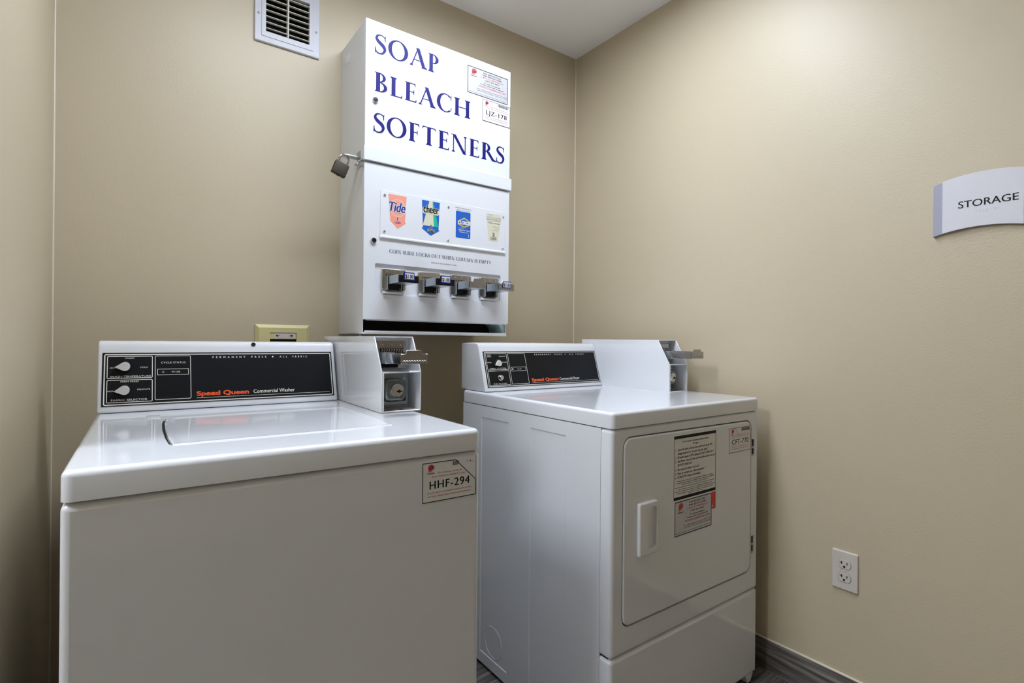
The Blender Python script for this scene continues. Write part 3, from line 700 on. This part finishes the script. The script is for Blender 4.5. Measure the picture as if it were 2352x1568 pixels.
# ------------------------------------------------------------------ washer
def washer():
    t = tag(empty('washing_machine', (-1.7977, -.9618, 0), (0, 0, math.radians(-.986))), 'white top-loading commercial washer at the left, console reading Commercial Washer', 'washer')
    Wd, D, zs, zt = .6498, .713, .8684, .9103
    b = BM(); panel(b, 0, Wd, .012, zs - .0022, FR(0), .70, .011, .011, K=5); obj('cabinet', b, ENAMEL, t)
    b = BM(); box(b, .012, Wd - .012, .010, D - .02, zs - .012, zs + .010); obj('seam_shade', b, GAP, t)  # dark box filling the seam, its shade put into the colour
    for (x, y) in ((.05, .05), (Wd - .05, .05), (.05, .62), (Wd - .05, .62)):
        b = BM(); lathe(b, (x, y, 0), (0, 0, 1), [(.018, 0), (.018, .008), (.008, .010), (.008, .02)], 12); obj('levelling_foot', b, KNOBB, t)
    # lid outline: left edge bowed, as on the machine
    lid = [(.1290, .1265)] + [(.1290 + .385 * k / 8, .1265 - .0015 * math.sin(math.pi * k / 8)) for k in range(1, 8)] + [(.5140, .1265), (.5200, .1330), (.5225, .30), (.5215, .46), (.5160, .4760), (.32, .4790), (.1400, .4780), (.1270, .4700), (.1215, .40), (.1200, .30), (.1218, .20), (.1250, .1400)]
    b = BM(); panel(b, 0, Wd, -.0015, D, UP(zt), zt - zs, .0095, .014, K=5, holes=[lid], hole_depth=.012); obj('top_panel', b, ENAMEL, t)
    cx = sum(q[0] for q in lid) / len(lid); cy = sum(q[1] for q in lid) / len(lid)
    def ins(d, dl): return [(min(max(q[0] + (dl if q[0] < .2 and q[1] > .135 else (d if q[0] < cx else -d)), 0), 1), q[1] + (d if q[1] < cy else -d)) for q in lid]
    loops = [(ins(.0008, .0042), zt - .004), (ins(.0010, .0048), zt + .0002), (ins(.0030, .0068), zt + .0016), (ins(.0065, .0100), zt + .0016), (ins(.0110, .0140), zt + .0002), (ins(.020, .0230), zt - .0004)]
    b = BM(); V = [[b.verts.new((q[0], q[1], z)) for q in lp] for lp, z in loops]
    n = len(lid)
    for A, B in zip(V, V[1:]):
        for j in range(n): b.faces.new((A[j], A[(j + 1) % n], B[(j + 1) % n], B[j]))
    b.faces.new(V[-1]); obj('lid', b, ENAMEL, t)
    b = BM(); prism(b, [(.1185, .3), (.1200, .2), (.1240, .139), (.1300, .139), (.1262, .2), (.1245, .3), (.1258, .4), (.1315, .473), (.1265, .471), (.1205, .4)], UP(zt - .0045), 0, .004); obj('lid_gap_shade', b, GAP, t)  # dark strip on the groove floor, shade of the gap painted in
    # hinge step left of the lid
    b = BM(); box(b, .096, .121, .480, .545, zt - .002, zt + .0009, .0006, 2); obj('lid_hinge', b, ENAMEL, t)
    # console
    c, M, s = console(t, .0005, .5520, .6300, zt + .0010, .760, 1.0800, .0095, .5425, .9262, 1.0508)
    g = Ink(M(.0018))
    g.frame(.0128, .9290, .5392, 1.0482, .0024, .004)
    g.frame(.0185, .9905, .1080, 1.0436, .0015, .003).frame(.0185, .9345, .1080, .9875, .0015, .003)
    g.frame(.1125, .9370, .1885, 1.0436, .0013, .003).frame(.1175, .9962, .1835, 1.0113, .0011, .0002)
    g.text('WARM', .0615, 1.0368, .0180, .0034, 'c', .015).text('HOT', .0240, 1.0140, .0110, .0034, bold=.015).text('COLD', .0825, 1.0145, .0155, .0034, bold=.015)
    g.text('WASH TEMPERATURE', .0645, .9928, .0800, .0044, 'c', .005)
    g.text('PERM PRESS', .0625, .9812, .0350, .0034, 'c', .015).text('NORMAL', .0205, .9600, .0250, .0034, bold=.015).text('DELICATE', .0775, .9620, .0255, .0034, bold=.015)
    g.text('FABRIC SELECTOR', .0625, .9385, .0700, .0044, 'c', .01)
    g.text('CYCLE STATUS', .1510, 1.0245, .0520, .0044, 'c', .012).text('IN USE', .1565, 1.0020, .0175, .0036, 'c', .015)
    for st, a, w in (('PERMANENT', .2370, .0770), ('PRESS', .3290, .0370), ('ALL', .4005, .0195), ('FABRIC', .4345, .0390)):
        g.text(st, a, 1.0365, w, .0046, bold=.03, space=2.3)
    g.disc(.3825, 1.0388, .0020)
    g.rect(.2005, .9372, .5300, .9381).text('Commercial Washer', .3310, .9432, .1040, .0098, bold=.012)
    g.build('panel_lettering', INKW, c)
    g = Ink(M(.0019)); g.text('Speed Queen', .2010, .9430, .1180, .0108, bold=.05); g.build('brand_lettering', INKO, c)
    g = Ink(M(.0019)); g.disc(.1295, 1.0037, .0026); g.build('indicator_lamp', mat('lamp_grey', (120, 118, 120), .4), c)
    knob(c, M, .0530, 1.0222, math.radians(4), .0105, .0200); knob(c, M, .0525, .9668, math.radians(7), .0108, .0205)
    b = BM(); lathe(b, (.3355, .6785, 1.0715), (0, -1, .55), [(.0056, 0), (.0056, .0012), (.0044, .0012), (.0036, .0002), (0, .0002)], 18); obj('hole_plug', b, GAP, c)
    meter_box(t, .5575, .3060, .800, NICKEL)
    s2 = id_sticker(t, 'HHF-294', .5215, .6397, .7790, .8550, 0, 0, torn=True); s2['label'] = 'machine number sticker reading HHF-294 with torn corner'
    b = BM(); prism(b, [(.5900, .8549), (.6397, .8090), (.6393, .8558)], FR(-.0003), 0, .0003); obj('sticker_residue', b, ENAMEL2, t)
    i = Ink(front(-.0004)); i.line([(.6390, .8110), (.6388, .8550)], .0008).rect(.618, .8480, .6195, .8505).rect(.6250, .8465, .6275, .8500).rect(.6310, .8465, .6325, .8478); i.build('residue_marks', INKG, t)
washer()

# ------------------------------------------------------------------ dryer
def dryer():
    t = tag(empty('clothes_dryer', (-.7617, -.9694, 0), (0, 0, math.radians(.2672))), 'white front-loading commercial dryer at the right, its door covered with notices', 'dryer')
    Wd, D, zs, zt, zm = .6814, .713, .8721, .9125, .2990
    # body with pressed side panels
    b = BM(); box(b, .0035, Wd, .0390, D - .004, .012, zs - .003); 
    def side(u):
        recs = [(.4345, .5905, .0470, .8315), (.1700, .3250, .0470, .8320)]
        va, vb_, za, zb_ = .0380, D - .004, .012, zs - .0025
        F_ = lambda v, z, d: (u + d, v, z)
        cols = [va, .1700, .3250, .4345, .5905, vb_]
        def q(pts): b.faces.new([b.verts.new(F_(*p)) for p in pts])
        for i in range(5):
            c0, c1 = cols[i], cols[i + 1]
            if i in (1, 3):
                z0, z1 = .0470, .8318
                q([(c0, za, 0), (c1, za, 0), (c1, z0, 0), (c0, z0, 0)]); q([(c0, z1, 0), (c1, z1, 0), (c1, zb_, 0), (c0, zb_, 0)])
                e = .0028; d = .0022
                q([(c0, z0, 0), (c1, z0, 0), (c1 - e, z0 + e, d), (c0 + e, z0 + e, d)]); q([(c0, z1, 0), (c1, z1, 0), (c1 - e, z1 - e, d), (c0 + e, z1 - e, d)])
                q([(c0, z0, 0), (c0, z1, 0), (c0 + e, z1 - e, d), (c0 + e, z0 + e, d)]); q([(c1, z0, 0), (c1, z1, 0), (c1 - e, z1 - e, d), (c1 - e, z0 + e, d)])
                q([(c0 + e, z0 + e, d), (c1 - e, z0 + e, d), (c1 - e, z1 - e, d), (c0 + e, z1 - e, d)])
            else: q([(c0, za, 0), (c1, za, 0), (c1, zb_, 0), (c0, zb_, 0)])
        # close the sheet edges
        for (p0, p1) in (((va, za), (va, zb_)), ((vb_, za), (vb_, zb_))): q([(*p0, 0), (*p1, 0), (*p1, .0035), (*p0, .0035)])
        q([(va, zb_, 0), (vb_, zb_, 0), (vb_, zb_, .0035), (va, zb_, .0035)]); q([(va, za, 0), (vb_, za, 0), (vb_, za, .0035), (va, za, .0035)])
    side(0.0)
    bmesh.ops.remove_doubles(b, verts=b.verts, dist=1e-6)
    body = obj('cabinet', b, ENAMEL, t)
    b = BM(); tube(b, [(.0022, .5125 + .0490 * math.cos(2 * math.pi * k / 40), .1060 + .0490 * math.sin(2 * math.pi * k / 40)) for k in range(40)], .0011, 6, True); obj('vent_knockout', b, ENAMEL, body)
    b = BM(); box(b, .010, Wd - .004, .020, D - .02, zs - .012, zs + .012); box(b, .006, Wd - .006, .015, .045, .03, zs - .01); obj('seam_shade', b, GAP, t)  # dark filler behind the panel seams, shade given by its colour
    for (x, y) in ((.05, .07), (Wd - .05, .07), (.05, .64), (Wd - .05, .64)):
        b = BM(); lathe(b, (x, y, 0), (0, 0, 1), [(.018, 0), (.018, .008), (.008, .010), (.008, .02)], 12); obj('levelling_foot', b, KNOBB, t)
    b = BM(); panel(b, 0, Wd, -.0015, D, UP(zt), zt - zs, .0085, .012, K=5); obj('top_panel', b, ENAMEL, t)
    # front panel with door opening, lower panel
    tiltd = -.0063                                      # the door hangs a touch out of square
    cxd, czd = .338, .605
    def rot(pts): return [(a, z + (a - cxd) * tiltd * 1.0) for a, z in pts]
    hole = rot(rrect(.0390, .6400, .3640, .8465, .030, 7))
    b = BM(); panel(b, 0, Wd, zm + .0012, zs - .0022, FR(0), .0370, .010, .010, K=5, holes=[hole], hole_depth=.022); obj('front_panel', b, ENAMEL, t)
    b = BM(); panel(b, 0, Wd, .030, zm - .0012, FR(0), .0370, .010, .010, K=5); obj('lower_panel', b, ENAMEL, t)
    b = BM(); prism(b, [(Wd - .055, .030), (Wd - .010, .030), (Wd - .025, .004), (Wd - .045, .004)], FR(.004), 0, .030, .003, 2); obj('toe_foot', b, ENAMEL2, t)
    DM = lambda a, z, d: (a, -.0020 + d, z + (a - cxd) * tiltd)
    b = BM(); panel(b, .0425, .6365, .3675, .8430, DM, .020, .0045, .027, K=4, n=7); door = obj('door', b, ENAMEL, t)
    # handle: raised rim with a scooped pocket
    hd = rrect(.1270, .1640, .5500, .6590, .010, 4)
    b = BM(); panel(b, .0940, .1655, .5360, .6735, FR(-.0110), .0092, .0040, .005, K=4, holes=[hd], hole_depth=.0085); obj('door_handle', b, PLASTIC, door)
    for z in (.7545, .4465):
        b = BM(); box(b, .6435, .6575, -.0020, .0080, z - .028, z + .028, .001, 1); hg = obj('hinge', b, STEEL, door)
        b = BM(); box(b, .6430, .6480, -.0030, -.0012, z + .006, z + .027); obj('hinge_gap', b, GAP, door)
        b = BM(); box(b, .6430, .6480, -.0030, -.0012, z - .020, z - .002); obj('hinge_gap', b, GAP, door)
    # notices on the door
    yd = -.0020
    def sh(a): return (a - cxd) * tiltd
    # rules notice
    a0, a1, b0, b1 = .2420, .4403, .6535, .8303; w, h = a1 - a0, b1 - b0
    b = BM(); panel(b, a0, a1, b0, b1, FR(yd - .0004), .0004, .0001, .0006, K=1); nt_ = obj('rules_notice', b, PAPER, t); nt_['label'] = 'white rules notice with thick black bars'
    k = Ink(front(yd, .0006)); k.frame(a0, b0, a1, b1, .0016).rect(a0, b1 - .0085, a1, b1).rect(a0, b0, a1, b0 + .0085)
    X = lambda f: a0 + f * w
    Y = lambda f: b1 - f * h
    k.text('For Your Comfort, Convenience, and Effective Cleaning', X(.5), Y(.115), .62 * w, .0050, 'c', .01).text('We Suggest:', X(.5), Y(.165), .14 * w, .0050, 'c', .01)
    for num, y_, st, ww in (('1.', .235, 'Inspect the washer and dryer drums before each use for ANY', .82), ('', .295, 'foreign material (Tar, ink, pens, nails, dye, paint) *', .72), ('2.', .355, 'Fill washer loosely to TOP of Agitator (DO NOT OVERLOAD) *', .86), ('3.', .415, 'Save Money - Clean the Dryer Lint Screen before & after each use *', .90), ('', .475, '(DO NOT OVERLOAD)', .32), ('4.', .545, 'Place trash and debris in trash cans. *', .52), ('5.', .605, 'Please do not leave your clothes unattended. *', .64), ('6.', .665, 'DO NOT DYE Clothing in these washers.', .54)):
        if num: k.text(num, X(.03), Y(y_), .025 * w, .0056, bold=.015)
        k.text(st, X(.085), Y(y_), ww * w, .0066, bold=.012)
    for y_, st, ww in ((.720, 'Failure to observe all rules could cause damage to clothes or machines', .84), (.750, 'for which the owner, manager and equipment supplier cannot be held responsible', .90), (.780, 'machines must never be left running unattended', .62)): k.text(st, X(.5), Y(y_), ww * w, .0034, 'c', .02)
    k.rect(X(.03), Y(.812), X(.97), Y(.806))
    for y_, st, ww in ((.850, 'Please report any machine that is not working to the front desk or call', .80), (.880, 'the service number below and have the machine number ready before you call', .92), (.910, 'so that a repair can be arranged as quickly as possible for all guests', .84), (.938, 'thank you for your help', .36)): k.text(st, X(.5), Y(y_), ww * w, .0032, 'c', .02)
    k.build('black_print', INKB, nt_)
    s1 = service_sticker(t, .2468, .4215, .5525, .6495, yd, 0); s1['label'] = 'grey service call sticker with black border and red phone lines'
    i = BM(); box(i, .4222, .4412, yd - .0005, yd, .6005, .6500); rl = obj('red_label', i, LABELRED, t)
    i = Ink(front(yd, .0007)); i.rect(.4255, .6060, .4285, .6120).rect(.4260, .6150, .4290, .6165); i.build('label_mark', PAPER, rl)
    s2 = id_sticker(t, 'CFT-770', .5100, .6325, .7520, .8270, yd, .0002); s2['label'] = 'white machine number sticker reading CFT-770'
    i = Ink(front(yd, .0010)); i.line([(.5400, .8262), (.5700, .7980)], .0010).line([(.6050, .8265), (.6318, .8120), (.6290, .7900), (.6322, .7650)], .0010); i.build('sticker_tear', INKG, s2)
    # console
    c, M, s = console(t, .0115, .5710, .5850, zt + .0010, .745, 1.0810, .0245, .5640, .9272, 1.0505)
    ub = .0150
    g = Ink(M(.0018))
    g.frame(.0280, .9300, .5605, 1.0479, .0022, .004)
    g.frame(.0335, .9870, .1225, 1.0434, .0014, .002).frame(.0335, .9345, .1225, .9840, .0014, .002)
    g.frame(.1275, .9360, .2045, 1.0434, .0013, .002).frame(.1330, .9810, .1990, .9955, .0011, .0002)
    g.text('PERM', .0400, 1.0365, .0150, .0030, bold=.015).text('PRESS', .0400, 1.0315, .0165, .0030, bold=.015).text('DELICATE', .0900, 1.0320, .0245, .0030, bold=.015).text('NORMAL', .0345, 1.0115, .0200, .0030, bold=.015).text('NO HEAT', .0985, 1.0115, .0220, .0030, bold=.015)
    g.text('FABRIC SELECTOR', .0780, .9898, .0690, .0042, 'c', .01).text('PUSH TO START', .0780, .9378, .0570, .0040, 'c', .012).text('IN USE', .1705, .9866, .0170, .0034, 'c', .015)
    for st, a, w_ in (('PERMANENT', .2500, .0800), ('PRESS', .3450, .0385), ('ALL', .4220, .0200), ('FABRIC', .4580, .0415)):
        g.text(st, a, 1.0365, w_, .0046, bold=.03, space=2.3)
    g.disc(.4020, 1.0388, .0018).disc(.1405, .9884, .0026)
    g.rect(.2180, .9372, .5520, .9380).text('Commercial Dryer', .3510, .9430, .1020, .0098, bold=.012)
    g.build('panel_lettering', INKW, c)
    g = Ink(M(.0019)); g.text('Speed Queen', .2180, .9428, .1270, .0108, bold=.05); g.build('brand_lettering', INKO, c)
    knob(c, M, .0800, 1.0140, math.radians(22), .0105, .0200)
    p0 = Vector(M(.0014)(.0810, .9590)); ax = Vector((0, -1, .3)).normalized()
    b = BM(); lathe(b, p0, ax, [(.0095, 0), (.0095, .0015), (.0078, .0025), (.0078, .0110), (.0062, .0125), (0, .0128)], 20); obj('start_button', b, CHROME, c)
    meter_box(t, .5720, .2640, .705, NICKEL)
dryer()

# ------------------------------------------------------------------ air vent high on the back wall
def vent():
    x0, x1, z0, z1 = -1.4070, -1.2030, 2.0535, 2.2660
    t = tag(empty('air_vent', (x0, 0, z0)), 'white louvred air vent high on the back wall left of the dispenser', 'vent')
    w, h = x1 - x0, z1 - z0
    a0, a1, b0, b1 = .0335, .1700, .0360, .1765
    hole = [(a0, b0), (a1, b0), (a1, b1), (a0, b1)]
    b = BM(); panel(b, 0, w, 0, h, FR(-.0085), .0080, .0025, .003, K=3, holes=[hole], hole_depth=.0075, open_holes=True); obj('frame', b, VENTW, t)
    b = BM(); panel(b, .020, w - .020, .0185, h - .0185, FR(-.0105), .003, .0010, .002, K=2, holes=[hole], hole_depth=.0025, open_holes=True); obj('raised_rim', b, VENTW, t)
    b = BM(); box(b, a0 + .0005, a1 - .0005, .10, .148, b0 + .0005, b1 - .0005); box(b, a0 + .0003, a0 + .002, .004, .10, b0, b1); box(b, a1 - .002, a1 - .0003, .004, .10, b0, b1); box(b, a0, a1, .004, .10, b0 + .0003, b0 + .002); box(b, a0, a1, .004, .10, b1 - .002, b1 - .0003); obj('duct', b, DARKIN, t)
    b = BM(); box(b, (a0 + a1) / 2 - .0022, (a0 + a1) / 2 + .0022, -.0115, .0090, b0, b1, .0006, 1); obj('centre_bar', b, SLATW, t)
    mesh = None
    for side in (0, 1):
        u0 = a0 + .0004 if side == 0 else (a0 + a1) / 2 + .0024; u1 = (a0 + a1) / 2 - .0024 if side == 0 else a1 - .0004
        for k in range(7):
            zc = b0 + .0155 + .0195 * k
            bb = BM(); prism(bb, [(-.0100, -.0030), (-.0095, -.0044), (.0080, .0004), (.0080, .0016), (-.0096, -.0022)], lambda a, q, d: (d, a, q), 0, u1 - u0)
            if mesh is None:
                o = obj('slat', bb, SLATW, t); mesh = o
            else:
                bb.free(); o = mesh.copy(); COL.objects.link(o); o.parent = t
            o.location = (u0, 0, zc)
    for (a, z) in ((.0118, .0885), (.1925, .0870)):
        b = BM(); lathe(b, (a, -.0085, z), (0, -1, 0), [(.0038, 0), (.0036, .0012), (.0018, .0020), (0, .0021)], 12); s_ = obj('screw', b, STEEL, t)
        b = BM(); box(b, a - .0028, a + .0028, -.0108, -.0104, z - .0006, z + .0006); obj('screw_slot', b, GAP, s_)
vent()

# ------------------------------------------------------------------ ivory wall plate behind the washer
def wall_plate():
    x0, x1, zt = -1.3970, -1.2270, 1.1345; z0 = zt - .1150
    t = tag(empty('wall_plate', (x0, 0, z0)), 'ivory wall plate with arrow label just above the washer console', 'wall plate')
    w, h = x1 - x0, zt - z0
    hole = [(.0440, .0300), (.1270, .0300), (.1270, h - .0260), (.0440, h - .0260)]
    b = BM(); o = [(0, 0), (w, 0), (w, h), (0, h)]; i = [(.0105, .0105), (w - .0105, .0105), (w - .0105, h - .0105), (.0105, h - .0105)]
    A = [b.verts.new((p[0], 0, p[1])) for p in o]; A2 = [b.verts.new((p[0], -.003, p[1])) for p in o]; B = [b.verts.new((p[0], -.0105, p[1])) for p in i]; C2 = [b.verts.new((p[0], -.0105, p[1])) for p in hole]; Dp = [b.verts.new((p[0], -.0040, p[1])) for p in hole]
    for P_, Q in ((A, A2), (A2, B), (B, C2), (C2, Dp)):
        for j in range(4): b.faces.new((P_[j], P_[(j + 1) % 4], Q[(j + 1) % 4], Q[j]))
    b.faces.new(A); b.faces.new(Dp); obj('cover', b, IVORY, t)
    b = BM(); box(b, .0445, .1265, -.0085, -.0038, h - .0480, h - .0262, .0005, 1); sl = obj('selector_bar', b, IVORY, t)
    b = BM(); box(b, .0445, .1265, -.0048, -.0038, .0305, h - .0482); obj('slot', b, GAP, t)
    i = Ink(front(-.0085, .0003)); i.rect(.0595, h - .0440, .1180, h - .0290); i.build('arrow_field', mat('label_lilac', (206, 202, 214), .45), sl)
    for s_, a in ((1, .0610), (-1, .1165)):
        zc = h - .0365; i = Ink(front(-.0085, .0005)); i.poly([(a, zc), (a + s_ * .0095, zc + .0055), (a + s_ * .0060, zc), (a + s_ * .0095, zc - .0055)][::-s_]); i.line([(a + s_ * .005, zc), (a + s_ * .0135, zc)], .0013); i.build('arrow', INKB, sl)
wall_plate()

# ------------------------------------------------------------------ power outlet on the right wall
def outlet():
    yR, zt = -1.2279, .4725
    t = tag(empty('power_outlet', (0, yR, zt - .1145)), 'white double power outlet low on the right wall beside the dryer', 'outlet')
    # local: a runs toward the camera side (-y)
    M_ = lambda x0: (lambda a, b, d: (x0 + d, .070 - a, b))
    b = BM(); panel(b, 0, .070, 0, .1145, M_(-.0062), .0062, .0030, .003, K=3); obj('cover_plate', b, PLATEW, t)
    for zc in (.0765, .0375):
        pts = []
        for k in range(28):
            th = 2 * math.pi * k / 28; pts.append((.035 + .0172 * math.cos(th), zc + max(-.0132, min(.0132, .0172 * math.sin(th)))))
        b = BM(); prism(b, [(.035 + (p[0] - .035) * 1.05, zc + (p[1] - zc) * 1.05) for p in pts], M_(-.0066), 0, .001); rim = obj('receptacle_rim', b, mat('rim_grey', (128, 118, 108), .6), t)  # rim in a darker tone than the plate
        b = BM(); prism(b, pts, M_(-.0078), 0, .003, .0006, 1); rc = obj('receptacle', b, PLATEW, t)
        b = BM(); box(b, -.0082, -.0077, .070 - .0290, .070 - .0268, zc - .0005, zc + .0085); box(b, -.0082, -.0077, .070 - .0272, .070 - .0225, zc + .0035, zc + .0056); obj('slot', b, GAP, rc)
        b = BM(); box(b, -.0082, -.0077, .070 - .0432, .070 - .0412, zc - .0005, zc + .0078); obj('slot', b, GAP, rc)
        b = BM(); lathe(b, (-.0077, .070 - .0345, zc - .0068), (-1, 0, 0), [(.0032, 0), (.0032, .0005)], 12); obj('earth_hole', b, GAP, rc)
    b = BM(); lathe(b, (-.0062, .035, .0573), (-1, 0, 0), [(.0030, 0), (.0028, .0008), (.0012, .0014), (0, .0014)], 12); obj('screw', b, PLATEW, t)
outlet()

# ------------------------------------------------------------------ storage sign
def sign():
    yc, half, zl, zr, sag = -1.4970, .0980, 1.3710, 1.5060, .0145
    t = tag(empty('storage_sign', (0, yc, zl)), 'white arched wall sign reading STORAGE with a grey strip at its left end', 'sign')
    R_ = (half ** 2 + sag ** 2) / (2 * sag)
    def arch(a): return math.sqrt(max(R_ * R_ - a * a, 0)) - (R_ - sag)
    def slab(a0, a1, x, th, m, nm, n=20):
        top = [(a0 + (a1 - a0) * k / n, (zr - zl) + arch(a0 + (a1 - a0) * k / n)) for k in range(n + 1)]
        bot = [(a0 + (a1 - a0) * k / n, arch(a0 + (a1 - a0) * k / n)) for k in range(n + 1)]
        b = BM(); prism(b, bot + top[::-1], lambda a, q, d: (x + d, -a, q), 0, th, .0006, 1); return obj(nm, b, m, t)
    slab(-half, half, -.0100, .0100, SIGNG, 'backing')
    f = slab(-half + .0205, half - .0205, -.0125, .0025, SIGNW, 'face')
    i = Ink(lambda a, b: (-.0128, -a, b))
    # raised lettering, a measured along -y from the sign's centre
    i.text('STORAGE', -.0450, .0650, .1130, .0182, bold=.012); i.build('lettering', INKB, f)
    # braille row s-t-o-r-a-g-e
    cells = ['234', '2345', '135', '1235', '1', '1245', '15']
    pos = {'1': (0, 2), '2': (0, 1), '3': (0, 0), '4': (1, 2), '5': (1, 1), '6': (1, 0)}
    b = BM()
    for k, c in enumerate(cells):
        for d in c:
            px_, pz_ = pos[d]; a = -.0110 + k * .0070 + px_ * .0025; q = .0490 + pz_ * .0025
            lathe(b, (-.0125, -a, q), (-1, 0, 0), [(.0008, 0), (.0006, .0005), (0, .0007)], 6)
    obj('braille_dots', b, SIGNW, f)['kind'] = 'stuff'
sign()

bpy.data.objects.remove(_to); bpy.data.curves.remove(_tc)
